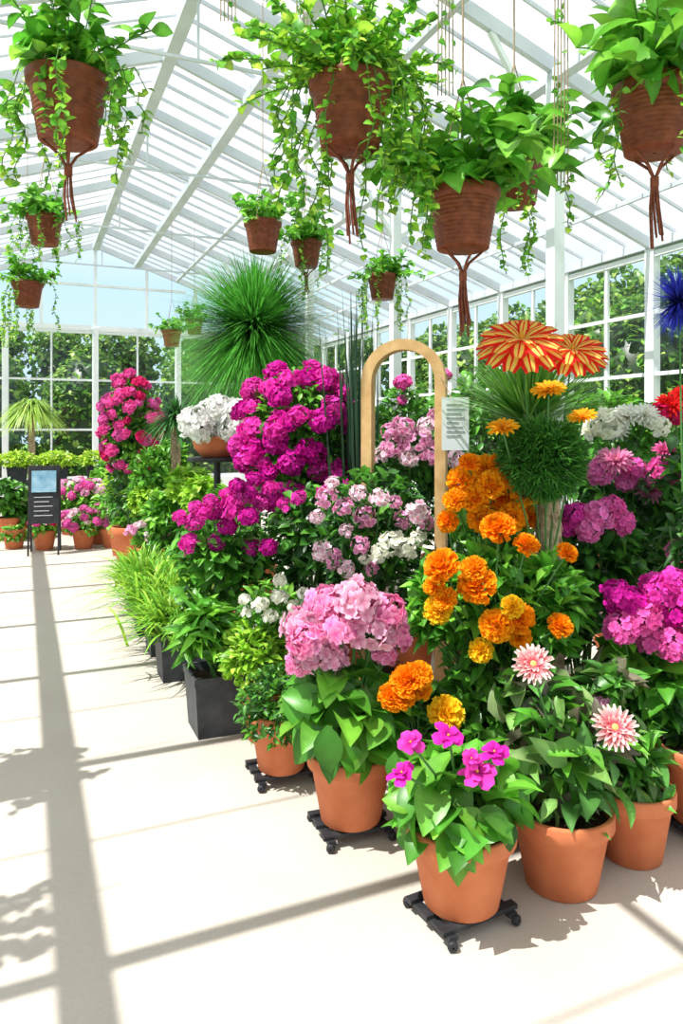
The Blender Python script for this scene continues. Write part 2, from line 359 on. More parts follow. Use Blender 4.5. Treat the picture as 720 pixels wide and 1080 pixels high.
# ---------- structure ----------
S0,S1,TB,TF=-3.6,6.2,15.44,-2.11
EZ=3.5
mb=MB(); mb.raw([G(S0,TF,0),G(S1,TF,0),G(S1,TB,0),G(S0,TB,0)],[(0,1,2,3)]); ob('floor',mb.mesh('floor',FLOOR,False),kind='structure')
mb=MB(); mb.raw([(-80,-40,-.05),(80,-40,-.05),(80,90,-.05),(-80,90,-.05)],[(0,1,2,3)]); solid('lawn',mb,LAWN,label='green lawn outside the greenhouse',cat='lawn',kind='structure')
mb=MB()
mb.raw([G(S0,TF,EZ-.02+.06),G(1.3,TF,5.26),G(1.3,TB,5.26),G(S0,TB,EZ+.04)],[(0,1,2,3)])
mb.raw([G(S1,TF,EZ+.04),G(1.3,TF,5.26),G(1.3,TB,5.26),G(S1,TB,EZ+.04)],[(0,1,2,3)])
ob('ceiling',mb.mesh('ceiling',RGLASS,False),kind='structure')
tn=[0]
def trim(mb,m=None): tn[0]+=1; solid('trim_%d'%tn[0],mb,m or WHITE,kind='structure')
ts=[1.94+1.35*k for k in range(-3,11)]
for t in ts:
    mb=MB(); mb.box(G(S0,t,EZ),G(1.3,t,5.2),.06,.11); mb.box(G(1.3,t,5.2),G(S1,t,EZ),.05,.11)
    if ts.index(t)%2==0:
        mb.box(G(-.6,t,roofz(-.6)-.02),G(3.2,t,roofz(3.2)-.02),.025,.025); mb.box(G(1.3,t,5.15),G(1.3,t,roofz(3.2)-.02),.02,.02)
    trim(mb,ROOFM)
    if t<TB-.1:
        mb=MB()
        for k in(1,2,3):
            tt_=t+1.35*k/4
            if k==2 or t>5: mb.box(G(S0,tt_,EZ+.05),G(1.3,tt_,5.24),.01,.018)
            mb.box(G(1.3,tt_,5.24),G(S1,tt_,EZ+.05),.015,.035)
        trim(mb,ROOFM)
for s,w in((S0,.12),(-1.96,.12),(1.3,.12),(2.1,.12),(3.8,.1),(S1,.14)):
    hh=.06 if s==-1.96 else .09
    mb=MB(); mb.box(G(s,TF,roofz(s)-.06 if s not in(S0,S1) else EZ),G(s,TB,roofz(s)-.06 if s not in(S0,S1) else EZ),w,hh); trim(mb,ROOFM)
for s in(-.62,.5,2.9,4.7,5.4):
    mb=MB(); mb.box(G(s,TF,roofz(s)-.03),G(s,TB,roofz(s)-.03),.06 if s==2.9 else .03,.04); trim(mb,ROOFM)
for t in(4.64,7.34,10.04,12.74):
    mb=MB(); mb.box(G(3.8,t,0),G(3.8,t,roofz(3.8)-.05),.1,.1); 
    mb.box(G(3.8,t,roofz(3.8)-.7),G(3.2,t,roofz(3.2)-.05),.04,.04); mb.box(G(3.8,t,roofz(3.8)-.7),G(4.4,t,roofz(4.4)-.05),.04,.04); trim(mb)
# walls
def boxat(mb,s0,t0,s1,t1,z0,z1,th): mb.box(G(s0,t0,(z0+z1)/2),G(s1,t1,(z0+z1)/2),th,z1-z0)
mb=MB(); boxat(mb,S0,TB+.05,S1,TB+.05,0,.55,.1); boxat(mb,S0,TB+.05,S1,TB+.05,EZ,EZ+.1,.1)
for i in range(9):
    s=S0+.9+i*1.0
    mb.box(G(s,TB+.03,EZ+.1),G(s,TB+.03,roofz(s)-.02),.06,.06)
mb.box(G(-.5,TB+.03,4.4),G(3.1,TB+.03,4.4),.05,.05)
solid('wall_back',mb,WHITE,kind='structure')
wn=[0]
def window(p0,p1,z0,z1,cols,rows):
    wn[0]+=1; mb=MB(); p0=np.array(p0);p1=np.array(p1)
    def q(f,z): v=p0+(p1-p0)*f; return np.array([v[0],v[1],z])
    for f in(0.015,.985): mb.box(q(f,z0),q(f,z1),.07,.07)
    for z in(z0+.03,z1-.03): mb.box(q(0,z),q(1,z),.06,.06)
    for i in range(1,cols): mb.box(q(i/cols,z0),q(i/cols,z1),.035,.05)
    for i in range(1,rows): zz=z0+(z1-z0)*i/rows; mb.box(q(0,zz),q(1,zz),.045,.04)
    mb.raw([q(0,z0),q(1,z0),q(1,z1),q(0,z1)],[(0,1,2,3)],m=1)
    solid('window_%d'%wn[0],mb,[WHITE,GLASS],kind='structure')
nb=6
for i in range(nb):
    a=S0+(S1-S0)*i/nb; b_=S0+(S1-S0)*(i+1)/nb
    window(G(a,TB+.05),G(b_,TB+.05),.55,EZ,2,3)
    mb=MB(); mb.box(G(b_,TB,0),G(b_,TB,EZ+.05),.1,.12); trim(mb)
for side,s in(('right',S1),('left',S0)):
    mb=MB(); boxat(mb,s,TF,s,TB,0,.8,.1); solid('wall_'+side,mb,WHITE,kind='structure')
    for i in range(len(ts)-1):
        window(G(s,ts[i]),G(s,ts[i+1]),.8,EZ-.07,2,4 if side=='right' else 1)
        mb=MB(); mb.box(G(s,ts[i],0),G(s,ts[i],EZ),.1,.12); trim(mb)
# ---------- outdoor trees ----------
TG=[(.1,.25,.03),(.2,.4,.05),(.06,.17,.02),(.34,.52,.09),(.12,.32,.04)]
tms=[]
for v in range(3):
    mb=MB()
    cs=[(0,0,2.1,1.0,1.75),(0,0,1.2,1.05,1.1)]+[(random.uniform(-.4,.4),random.uniform(-.4,.4),random.uniform(.7,3.4),.72,.7) for _ in range(9)]
    for x,y,z,r0,rz in cs:
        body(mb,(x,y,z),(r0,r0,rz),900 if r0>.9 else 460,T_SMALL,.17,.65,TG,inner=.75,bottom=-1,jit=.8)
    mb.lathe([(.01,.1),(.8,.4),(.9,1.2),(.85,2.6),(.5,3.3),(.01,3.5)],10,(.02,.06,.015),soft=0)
    tr=MB(); tr.tube([(0,0,-.05),(0,0,1.5)],[.14,.1],(.1,.07,.04),8)
    tms.append((mb.mesh('tree_foliage',LEAF),tr.mesh('tree_trunk',STEM)))
def tree(p,sc):
    r0=empty('tree',(p[0],p[1],-.05),'leafy green tree standing outside the glass wall','tree','trees outside the greenhouse')
    a,b_=random.choice(tms); s=(sc*1.0,sc*1.0,sc)
    ob('foliage',a,parent=r0,scale=s,rot=(0,0,random.random()*6)); ob('trunk',b_,parent=r0,scale=s)
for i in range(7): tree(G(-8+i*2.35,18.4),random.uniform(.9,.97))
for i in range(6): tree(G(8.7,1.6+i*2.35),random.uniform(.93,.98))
# tall hedge segments behind the trees
hms=[]
for v in range(2):
    mb=MB()
    for i in range(7):
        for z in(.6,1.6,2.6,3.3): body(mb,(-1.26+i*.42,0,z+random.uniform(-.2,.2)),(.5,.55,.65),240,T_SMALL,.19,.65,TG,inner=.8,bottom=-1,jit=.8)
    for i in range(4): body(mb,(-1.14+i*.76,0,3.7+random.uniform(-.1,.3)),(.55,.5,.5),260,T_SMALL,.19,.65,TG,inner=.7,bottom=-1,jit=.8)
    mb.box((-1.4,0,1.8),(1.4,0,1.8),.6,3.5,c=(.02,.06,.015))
    hms.append(mb.mesh('hedge_foliage',LEAF))
def hedge(p,rz,sc):
    r0=empty('hedge',(p[0],p[1],-.05),'tall dense green hedge outside the glass wall','hedge','hedges outside the greenhouse'); r0.rotation_euler=(0,0,rz)
    ob('foliage',random.choice(hms),parent=r0,scale=(1,1,sc))
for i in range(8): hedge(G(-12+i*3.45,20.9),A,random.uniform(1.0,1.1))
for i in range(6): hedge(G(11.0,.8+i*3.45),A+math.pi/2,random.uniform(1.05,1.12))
# ---------- caddies ----------
def caddy_mesh(d):
    mb=MB(); r=d*.5
    for i in(-1,0,1): mb.box((-r,i*r*.6,.042),(r,i*r*.6,.042),.03,.014,c=(.05,.05,.05))
    for i in(-1,1): mb.box((i*r*.8,-r*.8,.03),(i*r*.8,r*.8,.03),.03,.012,c=(.05,.05,.05))
    return mb.mesh('caddy_frame',BLACK,False)
CM=caddy_mesh(.28)
wm=MB(); wm.lathe([(.003,-.011),(.013,-.011),(.016,-.006),(.016,.006),(.013,.011),(.003,.011)],14,soft=.001); WM=wm.mesh('caddy_wheel',BLACK)
def caddy(x,y,rz=0):
    r0=empty('plant_caddy',(x,y,0),'charcoal wheeled plant caddy under a terracotta pot','plant caddy','plant caddies'); r0.rotation_euler=(0,0,rz)
    ob('frame',CM,parent=r0)
    for i in(-1,1):
        for j in(-1,1): ob('wheel',WM,(i*.12,j*.115,.0165),parent=r0,rot=(math.pi/2,0,.4*i))
# ---------- front row ----------
c=.05
caddy(.37,2.29,.5); 
plant('potted_impatiens','terracotta potted plant with magenta blossoms and broad leaves',(.37,2.29),
 [bd(484,840,78,62,2.29,170,T_BROAD,.13,.66,GF,up=0,jit=.4,inner=.35)],
 Hd(IMP,[(503,814,44),(473,776,36),(433,783,32),(424,815,34),(521,793,34),(497,800,24)],2.1,.03,k=.98),pot=('round',.34,.25),z0=c)
caddy(.035,2.78,.35)
plant('potted_hydrangea','terracotta potted hydrangea with large pale pink flower dome',(.035,2.78),
 [bd(366,752,68,62,2.75,120,T_BROAD,.17,.62,GF,up=-.05,jit=.4,inner=.3)],
 Hd(PNK,[(320,660,48),(343,638,50),(375,632,50),(407,645,46),(328,688,44),(358,664,50),(394,664,50),(416,672,40),(316,698,32),(350,694,36),(405,689,30),(375,648,46),(322,676,40)],2.68,.09),pot=('round',.33,.26),z0=c)
caddy(-.26,3.22,.35)
plant('potted_shrub','terracotta pot with fine dark green foliage',(-.26,3.2),
 [bd(291,745,46,44,3.17,900,T_SMALL,.045,.4,GM+GD,up=.1)],pot=('round',.29,.25),z0=c)
plant('potted_coleus','terracotta potted plant with variegated leaves and pink daisies',(.73,2.46),
 [bd(600,800,74,72,2.5,170,T_LANCE,.135,.48,GC+GF[:2],up=.15,jit=.35,inner=.35),bd(565,735,50,38,2.62,110,T_LANCE,.12,.45,GC+GM,up=.3),bd(640,720,36,28,2.68,70,T_LANCE,.12,.45,GC+GM,up=.3)],
 Hd(DAH,[(562,701,42),(648,768,46)],2.33,.01,(-.1,-.75,.6)),pot=('round',.34,.26))
plant('potted_daisy','terracotta potted daisy plant with dark green leaves',(1.03,2.62),
 [bd(668,815,38,54,2.6,170,T_LANCE,.11,.38,GM+GC[:2],up=.2)],
 Hd(PAL,[(630,740,24)],2.6),pot=('round',.29,.25))
plant('potted_shrub','terracotta pot with dark green leaves beside the daisies',(1.37,2.78),
 [bd(748,780,44,50,2.85,160,T_LANCE,.11,.4,GM,up=.3)],pot=('round',.37,.28),z0=c)
caddy(1.37,2.78,.3)
# second row
plant('potted_spurge','lime green leafy plant with tiny cream blossoms',(-.36,3.62),
 [bd(272,690,42,42,3.55,700,T_SMALL,.06,.5,GL,up=.2),bd(285,640,36,30,3.6,300,T_SMALL,.06,.45,GB)],
 Hd(CRM,[(275,638,22),(295,630,22),(262,645,18),(310,640,20),(285,650,20),(300,652,18),(258,632,16),(320,626,18),(295,612,18)],3.45,k=.85),pot=('round',.28,.25))
plant('planter_of_lilies','charcoal planter box with long green leaves',(-.63,3.75),
 [bd(219,668,40,42,3.7,280,T_LANCE,.15,.26,GF+GB,up=.1,jit=.4,inner=.15)],pot=('square',.29,.3))
gp=[(-1.0,4.55,.5),(-1.2,5.05,.55),(-1.42,5.55,.55),(-1.62,6.1,.5)]
for i,(x,y,l) in enumerate(gp):
    def gr(mb,pos,l=l):
        n=520; a=rng.random(n)*6.28; e=np.radians(35+45*rng.random(n)); d=np.stack([np.cos(e)*np.cos(a),np.cos(e)*np.sin(a),np.sin(e)],-1)
        base=np.array([0,0,.24])+.07*rng.standard_normal((n,3))*[1,1,.3]; cc=pal(GL+GB[:2],n)
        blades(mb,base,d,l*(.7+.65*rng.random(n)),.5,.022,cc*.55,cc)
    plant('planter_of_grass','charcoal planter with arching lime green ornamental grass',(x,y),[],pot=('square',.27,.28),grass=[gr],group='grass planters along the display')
# low magenta group
b0=bd(236,580,60,34,4.4,480,T_OVAL,.1,.5,GM+GB[2:]); 
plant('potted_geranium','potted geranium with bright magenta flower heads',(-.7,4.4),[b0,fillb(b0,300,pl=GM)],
 Hd(MAG+BOU[1:],[(205,550,30),(228,540,30),(245,535,32),(262,545,30),(200,572,26),(228,572,26),(265,577,24),(283,577,26),(240,555,28),(215,540,24),(275,530,26),(190,545,20),(206,535,22),(255,525,24),(285,515,24),(222,528,22),(250,512,24),(268,505,24),(240,522,22),(298,532,22),(262,520,24)],4.15,.08,k=.76),pot=('square',.3,.3))
# bougainvillea
b0=bd(314,462,60,76,4.9,1700,T_OVAL,.075,.5,GM+GB)
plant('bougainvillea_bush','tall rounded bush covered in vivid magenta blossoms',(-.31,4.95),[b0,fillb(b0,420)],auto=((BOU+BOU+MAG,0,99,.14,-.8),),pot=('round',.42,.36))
b0=bd(330,560,50,50,4.3,360,T_OVAL,.1,.5,GD+GM)
plant('leafy_shrub','dark green leafy shrub below the magenta bush',(-.17,4.35),[b0,fillb(b0,250)],Hd(MAG,[(345,520,26),(360,512,24),(315,525,22)],4.1,k=.85),pot=('round',.34,.3))
# pale pink group
b0=bd(392,560,62,72,3.75,750,T_OVAL,.08,.5,GD+GM)
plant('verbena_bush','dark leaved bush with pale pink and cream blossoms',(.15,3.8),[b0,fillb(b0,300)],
 Hd(PAL,[(345,525,30),(362,535,26),(340,580,30),(352,590,26),(385,545,30),(380,575,24),(440,540,34),(425,548,26),(365,600,24),(400,525,28),(378,520,24),(335,545,22),(365,560,20),(450,552,20),(350,510,20),(392,600,18),(415,530,20)],3.45,.08,k=.8)+Hd(CRM,[(412,573,36),(428,578,30),(400,583,26),(440,568,24),(385,590,16)],3.4,.04,k=.8),pot=('round',.36,.3))
b0=bd(432,490,52,44,4.5,480,T_OVAL,.08,.5,GD+GM)
plant('phlox_bush','potted phlox with light pink clustered flowers',(.42,4.55),[b0,fillb(b0,250)],
 Hd(PAL,[(415,470,32),(440,465,34),(455,478,30),(425,450,28),(400,480,24),(450,450,26),(470,462,28),(432,482,26),(412,455,24),(460,440,22)],4.25,.06,k=.85),pot=('round',.34,.3))
b0=bd(425,425,22,22,5.2,120,T_OVAL,.08,.4,GM)
plant('pink_zinnia','tall potted zinnia with single pink bloom',(.43,5.25),[b0,fillb(b0,150)],Hd(HOT,[(425,403,20),(470,395,14),(424,422,12)],5.1),pot=('round',.3,.3))
# marigolds
b0=bd(520,635,66,66,2.95,480,T_LANCE,.11,.42,GF+GB,up=.3)
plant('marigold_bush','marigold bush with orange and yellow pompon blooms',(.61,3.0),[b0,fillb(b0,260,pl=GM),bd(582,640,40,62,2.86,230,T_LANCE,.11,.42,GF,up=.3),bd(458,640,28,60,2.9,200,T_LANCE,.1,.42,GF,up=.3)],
 Hd(ORG+YEL,[(466,597,40),(503,618,44),(462,643,34),(470,632,28),(523,660,38),(547,652,36),(507,686,28),(548,672,26),(540,640,26),(500,600,30),(590,660,28),(555,575,30),(525,557,40),(598,583,24),(458,618,26)],2.68,.04,k=.88),pot=('round',.36,.3))
b0=bd(518,540,48,48,3.35,340,T_LANCE,.11,.36,GB,up=.4)
plant('marigold_bush','tall marigold bush crowned by dense orange blooms',(.68,3.4),[b0,fillb(b0,250,pl=GM)],
 Hd(ORG,[(487,506,36),(510,496,40),(538,502,36),(500,526,34),(527,524,40),(553,520,34),(480,528,28),(508,548,34),(540,546,34),(472,550,26),(558,545,28),(526,488,26),(495,488,24),(548,496,24),(518,512,34)],3.0,.08,k=.86),pot=('round',.34,.3))
b0=bd(440,745,30,40,2.95,180,T_OVAL,.07,.45,GM,up=.2)
plant('marigold','low marigold with orange pompon blooms',(.3,2.98),[b0,fillb(b0,100)],
 Hd(ORG,[(430,718,38),(414,735,32),(442,712,30),(425,735,28),(444,728,24)],2.62,.03,k=.9)+Hd(YEL,[(470,753,36)],2.62,.01),pot=('round',.24,.2))
b0=bd(500,760,55,50,2.85,240,T_LANCE,.11,.38,GM,up=.2)
plant('leafy_shrub','mid green leafy shrub under the marigolds',(.5,2.72),[b0],pot=('round',.26,.22))
# palm with ball + parasol flowers
def spik(cpx,cpy,D,n,L,w,c0,c1,emin,emax,dr,spread=.012):
    def g(mb,pos):
        a=rng.random(n)*6.28; se=math.sin(math.radians(emin))+(math.sin(math.radians(emax))-math.sin(math.radians(emin)))*rng.random(n); e=np.arcsin(se); d=np.stack([np.cos(e)*np.cos(a),np.cos(e)*np.sin(a),np.sin(e)],-1)
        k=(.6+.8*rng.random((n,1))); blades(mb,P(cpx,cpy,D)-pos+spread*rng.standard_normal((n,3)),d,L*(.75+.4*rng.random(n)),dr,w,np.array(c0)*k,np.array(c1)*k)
    return g
tp=P(578,505,3.05)
plant('potted_ponytail_palm','fibrous trunk palm with dense green needle ball and striped blooms',(tp[0],3.05),
 [dict(c=P(571,484,2.95),r=(.18,.18,.17),n=5200,T=T_THIN,L=.045,W=.14,pal=[(.03,.14,.015),(.06,.23,.03),(.1,.31,.04)],o=dict(inner=.78,bottom=-1,jit=.3))],
 Hd(PAR,[(550,352,96),(604,364,76)],3.0,0,(-.1,-.62,.9))+Hd(ODA,[(530,452,34),(578,412,36),(614,440,30)],2.84,.02,(-.2,-.4,.85)),
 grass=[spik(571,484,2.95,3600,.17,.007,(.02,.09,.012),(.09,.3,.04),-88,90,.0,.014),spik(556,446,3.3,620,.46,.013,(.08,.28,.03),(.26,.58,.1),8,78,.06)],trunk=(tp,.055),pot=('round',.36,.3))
# fountain plant
tp=P(268,372,6.4)
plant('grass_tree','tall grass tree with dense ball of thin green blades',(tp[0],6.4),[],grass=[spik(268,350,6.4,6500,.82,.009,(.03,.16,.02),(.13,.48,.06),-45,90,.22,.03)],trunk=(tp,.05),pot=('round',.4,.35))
plant('potted_reeds','cluster of tall dark upright reeds',(.08,4.65),[],grass=[lambda mb,pos:blades(mb,np.array([0,0,.25])+.05*rng.standard_normal((70,3))*[1,1,0],np.stack([.05*rng.standard_normal(70),.05*rng.standard_normal(70),np.ones(70)],-1),1.6+.6*rng.random(70),.02,.024,(.015,.05,.02),(.03,.08,.04))],pot=('round',.3,.3))
# right group
b0=bd(684,710,54,80,2.95,300,T_BROAD,.14,.55,GF,up=.1)
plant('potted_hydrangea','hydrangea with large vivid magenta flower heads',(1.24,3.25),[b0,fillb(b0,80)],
 Hd(MAG+HOT[1:],[(662,638,48),(695,622,46),(715,645,46),(690,672,46),(655,662,40),(672,650,50),(712,612,34),(708,680,40),(735,630,50),(740,665,44),(650,625,34)],2.8,.05,k=.95),pot=('round',.34,.3))
b0=bd(625,590,56,56,3.35,420,T_OVAL,.1,.45,GD+GM)
plant('potted_phlox','dark leaved phlox with pink magenta clusters',(1.14,3.5),[b0,fillb(b0,240)],
 Hd(MAG+HOT,[(607,545,34),(630,543,36),(653,550,32),(620,558,30),(645,535,28),(598,555,24)],3.15,.05)+Hd(HOT,[(713,584,26)],3.15),pot=('round',.34,.3))
b0=bd(665,530,62,50,3.8,480,T_OVAL,.1,.45,GD+GM)
plant('zinnia_bush','tall zinnia bush with layered pink blooms',(1.5,3.85),[b0,fillb(b0,260)],
 Hd(ZIN+HOT,[(632,498,32),(650,486,34),(668,495,28),(640,484,26),(703,497,36),(718,492,34),(685,517,34),(660,508,24),(735,500,34),(700,476,24)],3.55,.06),pot=('round',.34,.3))
b0=bd(660,465,56,36,4.3,300,T_OVAL,.09,.45,GM)
plant('white_daisy_bush','tall daisy bush with white blooms',(1.66,4.35),[b0,fillb(b0,260)],Hd(WDA+CRM,[(640,448,34),(662,440,36),(680,438,30),(652,455,26),(625,452,26),(695,450,24)],4.05,.05),pot=('round',.34,.3))
b0=bd(715,450,34,36,4.4,220,T_OVAL,.09,.45,GM)
plant('red_daisy_bush','tall bush with deep red blooms',(2.0,4.45),[b0,fillb(b0,200)],Hd(RDA+RED[:1],[(705,428,30),(720,420,30),(712,436,26),(735,425,34),(695,435,22)],4.15,.05),pot=('round',.34,.3))
b0=bd(520,430,50,50,5.2,400,T_OVAL,.1,.45,GM)
plant('leafy_shrub','tall leafy shrub behind the marigolds',(1.07,5.25),[b0,fillb(b0,300)],pot=('round',.4,.35))
b0=bd(482,500,30,50,4.3,300,T_OVAL,.09,.45,GD+GM)
plant('leafy_shrub','dark shrub beside the wooden arch',(.67,4.35),[b0,fillb(b0,200)],Hd(PAL,[(482,485,22),(480,510,20)],4.1),pot=('round',.3,.3))
b0=bd(740,560,50,120,3.4,350,T_LANCE,.12,.4,GD+GM)
plant('leafy_shrub','dark green shrub behind the magenta hydrangea',(1.68,3.5),[b0,fillb(b0,120)],Hd(HOT,[(718,583,30),(740,520,30)],3.2),pot=('round',.34,.3))
for px,D,cy,l in((600,6.2,430,'tall green shrub near the windows'),(690,5.6,440,'tall green shrub near the windows'),(470,6.6,430,'tall green shrub near the windows'),(540,7.5,430,'tall green shrub near the windows'),(640,7.4,425,'tall green shrub near the windows'),(390,7,440,'tall green shrub near the windows')):
    b0=bd(px,cy+14,44,30,D,400,T_OVAL,.14,.45,GM+GB); plant('leafy_shrub',l,(b0['c'][0],D),[b0,fillb(b0,260)],pot=('round',.45,.4),group='tall shrubs near the windows')
# blue spiky flower
p=P(716,318,3.0)
plant('blue_thistle','tall stemmed spiky deep blue globe flower',(p[0]+.05,3.05),[bd(722,560,20,60,3.0,50,T_LANCE,.12,.3,GD)],[(BLU[0],p,.165,(0,0,1))],pot=('round',.26,.24))
# ---------- arch ----------
D=3.82; L0=P(388,455,D); R0=P(465,455,D-.1); pts=[]
w=(R0-L0); cx=(L0+R0)/2; hw=w/2; ztop=P(430,365,D)[2]; zr=np.linalg.norm(hw); zs=ztop-zr
for z in np.linspace(0,zs,7): pts.append(np.array([L0[0],L0[1],z]))
for a in np.linspace(math.pi,0,18)[1:-1]: q=cx+hw*math.cos(a); pts.append(np.array([q[0],q[1],zs+zr*math.sin(a)]))
for z in np.linspace(zs,0,7): pts.append(np.array([R0[0],R0[1],z]))
mb=MB(); dirn=norm(w); side=np.array([-dirn[1],dirn[0],0.])
pts=np.array(pts); tg=norm(np.gradient(pts,axis=0)); nr=np.cross(tg,side)
V=[];
for p_,n_ in zip(pts,nr):
    for i,j in((-1,-1),(1,-1),(1,1),(-1,1)): V.append(p_+side*i*.045+n_*j*.027)
F=[(i*4+j,i*4+(j+1)%4,(i+1)*4+(j+1)%4,(i+1)*4+j) for i in range(len(pts)-1) for j in range(4)]+[(3,2,1,0),(len(V)-4,len(V)-3,len(V)-2,len(V)-1)]
mb.raw(V,F); solid('garden_arch',mb,WOOD,label='pale bent wood arch rising among the flowers',cat='arch')
# hanging sign card
p=P(480,447,3.62); r0=empty('hanging_tag',p-np.array([0,0,.135]),'white printed information card hanging from the arch','sign')
mb=MB(); mb.box((-.066,0,.135),(.066,0,.135),.006,.26); me=mb.mesh('card',CARD,False); ob('card',me,parent=r0)
mb=MB()
for i,wd in enumerate([.08,.09,.07,.09,.06,.08,.09,.07]): mb.box((-.045,-.005,.23-i*.022),(-.045+wd,-.005,.23-i*.022),.002,.004)
ob('print',mb.mesh('print',INK,False),parent=r0)
mb=MB(); mb.tube([(-.02,0,.265),(-.05,.03,.34),(-.07,.05,.38)],.003); ob('string',mb.mesh('string',CORD),parent=r0)
# ---------- pedestal with white hydrangea ----------
p=P(229,482,5.4); r0=empty('pedestal_table',(p[0],p[1],0),'round black metal pedestal table','table')
mb=MB(); mb.lathe([(.005,p[2]-.03),(.21,p[2]-.03),(.22,p[2]-.015),(.21,p[2]),(.005,p[2])],32); ob('table_top',mb.mesh('table_top',BLACK),parent=r0)
mb=MB(); mb.lathe([(.16,0),(.16,.02),(.03,.05),(.025,.5),(.025,p[2]-.03)],20); ob('pedestal_leg',mb.mesh('leg',BLACK),parent=r0)
plant('potted_hydrangea','white hydrangea in a terracotta bowl on the black table',(p[0],p[1]),[bd(229,458,26,10,5.4,40,T_BROAD,.1,.5,GM)],
 Hd(WHT,[(205,445,38),(222,437,40),(244,436,38),(254,447,34),(228,450,38),(242,453,30),(213,455,28),(249,432,28),(231,429,30)],5.25,.08),pot=('bowl',.37,.15),z0=p[2]+.001)
# ---------- mid-left background plants ----------
b0=bd(138,450,30,52,8.6,1000,T_OVAL,.1,.5,GM+GB)
plant('flowering_tree','standard tree covered in red and pink blossoms',(b0['c'][0],8.6),[b0,fillb(b0,300)],auto=((RED+HOT[1:]+[RED[1]],0,90,.13,-.8),),pot=('round',.45,.4))
tp=P(185,470,7.6)
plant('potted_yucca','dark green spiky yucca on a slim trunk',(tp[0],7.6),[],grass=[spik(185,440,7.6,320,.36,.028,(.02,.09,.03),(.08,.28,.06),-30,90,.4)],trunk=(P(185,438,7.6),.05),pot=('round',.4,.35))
specs=[(160,500,26,30,7.6,GB,0),(200,512,26,22,6.4,GL,0),(130,505,22,24,9.0,GL,0),(175,540,26,24,6.6,GB,0),(215,525,24,26,5.9,GL,0),(155,530,20,20,7.4,GL,0),(240,535,26,22,5.0,GB,0),(180,485,20,24,8.2,GB,0)]
for px,py,rx,ry,D,pl,_ in specs:
    b0=bd(px,py,rx,ry,D,380,T_OVAL,.11,.4,pl,up=.3); plant('leafy_shrub','bright green leafy potted shrub in the display row',(b0['c'][0],D),[b0,fillb(b0,180,pl=GM)],pot=('round',.36,.32),group='green shrubs along the display')
# back-left potted flowers
def small(px,py,s,D,heads,label,n=14,pl=GB):
    b0=dict(c=P(px,py,D),r=(s,s,s*.7),n=160,T=T_OVAL,L=.1,W=.5,pal=pl,o={})
    plant('potted_flowers' if heads else 'potted_plant',label,(b0['c'][0],D),[b0],auto=((heads,0,n,.11,0),) if heads else (),pot=('round',.3,.25))
small(15,563,.18,9.5,None,'small green plant in a terracotta pot')
small(47,556,.2,9.4,RED,'terracotta pot with red blossoms',8)
small(88,553,.27,9.5,HOT+PAL,'terracotta pot with pink and red blossoms',26)
small(105,548,.24,9.9,RED+PAL,'terracotta pot with red and pink blossoms',22)
small(134,556,.22,8.8,None,'leafy green plant in a terracotta pot')
small(156,525,.28,7.9,None,'bright leafy plant in a terracotta pot')
small(160,565,.2,6.9,PAL,'low pot with pale pink flowers',16)
small(118,533,.3,9.6,None,'bright leafy plant in a terracotta pot')
# bench with hedge row
r0=empty('display_bench',G(-.95,12.2),'long dark display bench with slatted top','bench'); r0.rotation_euler=(0,0,A)
mb=MB(); 
for i in range(5): mb.box((-2.3,-.32+i*.16,.72),(2.3,-.32+i*.16,.72),.13,.04)
ob('bench_top',mb.mesh('bench_top',BLACK,False),parent=r0)
lm=MB(); lm.box((0,0,0),(0,0,.7),.06,.06); LM=lm.mesh('bench_leg',BLACK,False)
for x in(-2.2,0,2.2):
    for y in(-.3,.3): ob('leg',LM,(x,y,0),parent=r0)
GY=[(.5,.75,.05),(.62,.85,.1),(.38,.65,.05)]
for i in range(8):
    q=G(-2.95+i*.57,12.2); b0=dict(c=np.array([q[0],q[1],1.06]),r=(.32,.25,.16),n=600,T=T_SMALL,L=.07,W=.5,pal=GY,o={})
    plant('boxed_herbs','dark planter of bright lime green herbs on a bench',(q[0],q[1]),[b0],pot=('square',.3,.22),z0=.741,group='herb planters on the bench')
for px,py,D,pl,hd in((8,522,10.2,GM,None),(90,522,10.6,GB,HOT+PAL),(75,525,10.8,GB,PAL),(118,500,11,GB,None),(25,545,10.4,GM,None)):
    b0=bd(px,py,22,18,D,350,T_OVAL,.12,.5,pl); plant('potted_shrub','dense green potted shrub near the bench' if not hd else 'potted shrub with pink flowers near the bench',(b0['c'][0],D),[b0,fillb(b0,150,pl=GM)],auto=((hd,0,26,.13,0),) if hd else (),pot=('round',.36,.32))
p=P(33,470,13)
plant('weeping_palm','lime green weeping palm beside the window wall',(p[0],13),[],grass=[spik(33,432,13,600,.62,.03,(.2,.4,.05),(.45,.65,.12),0,80,.8)],trunk=(P(33,434,13),.06),pot=('round',.5,.4),cat='potted palm')
# A-frame sign
p=P(47,580,9.1); r0=empty('chalkboard_sign',(p[0],p[1],0),'black A-frame chalkboard sign with blue picture','sign'); r0.rotation_euler=(0,0,.3)
lg=MB(); lg.box((0,0,0),(0,.16,1.08),.022,.015); LG=lg.mesh('sign_leg',BLACK,False)
for x in(-.17,.17):
    ob('leg',LG,(x,-.18,0),parent=r0); ob('leg',LG,(x,.18,0),parent=r0,rot=(0,0,math.pi))
mb=MB(); mb.box((0,-.135,.38),(0,-.034,1.08),.35,.02); ob('board',mb.mesh('board',BLACK,False),parent=r0)
mb=MB(); mb.box((0,-.104,.76),(0,-.066,1.02),.28,.012); ob('picture',mb.mesh('picture',BLUE,False),parent=r0)
mb=MB()
for i in range(5): z=.7-i*.055; y=-.135+(z-.38)*.143-.013; mb.box((-.11,y,z),(.1-.04*(i%2),y,z),.004,.008)
ob('writing',mb.mesh('writing',CARD,False),parent=r0)
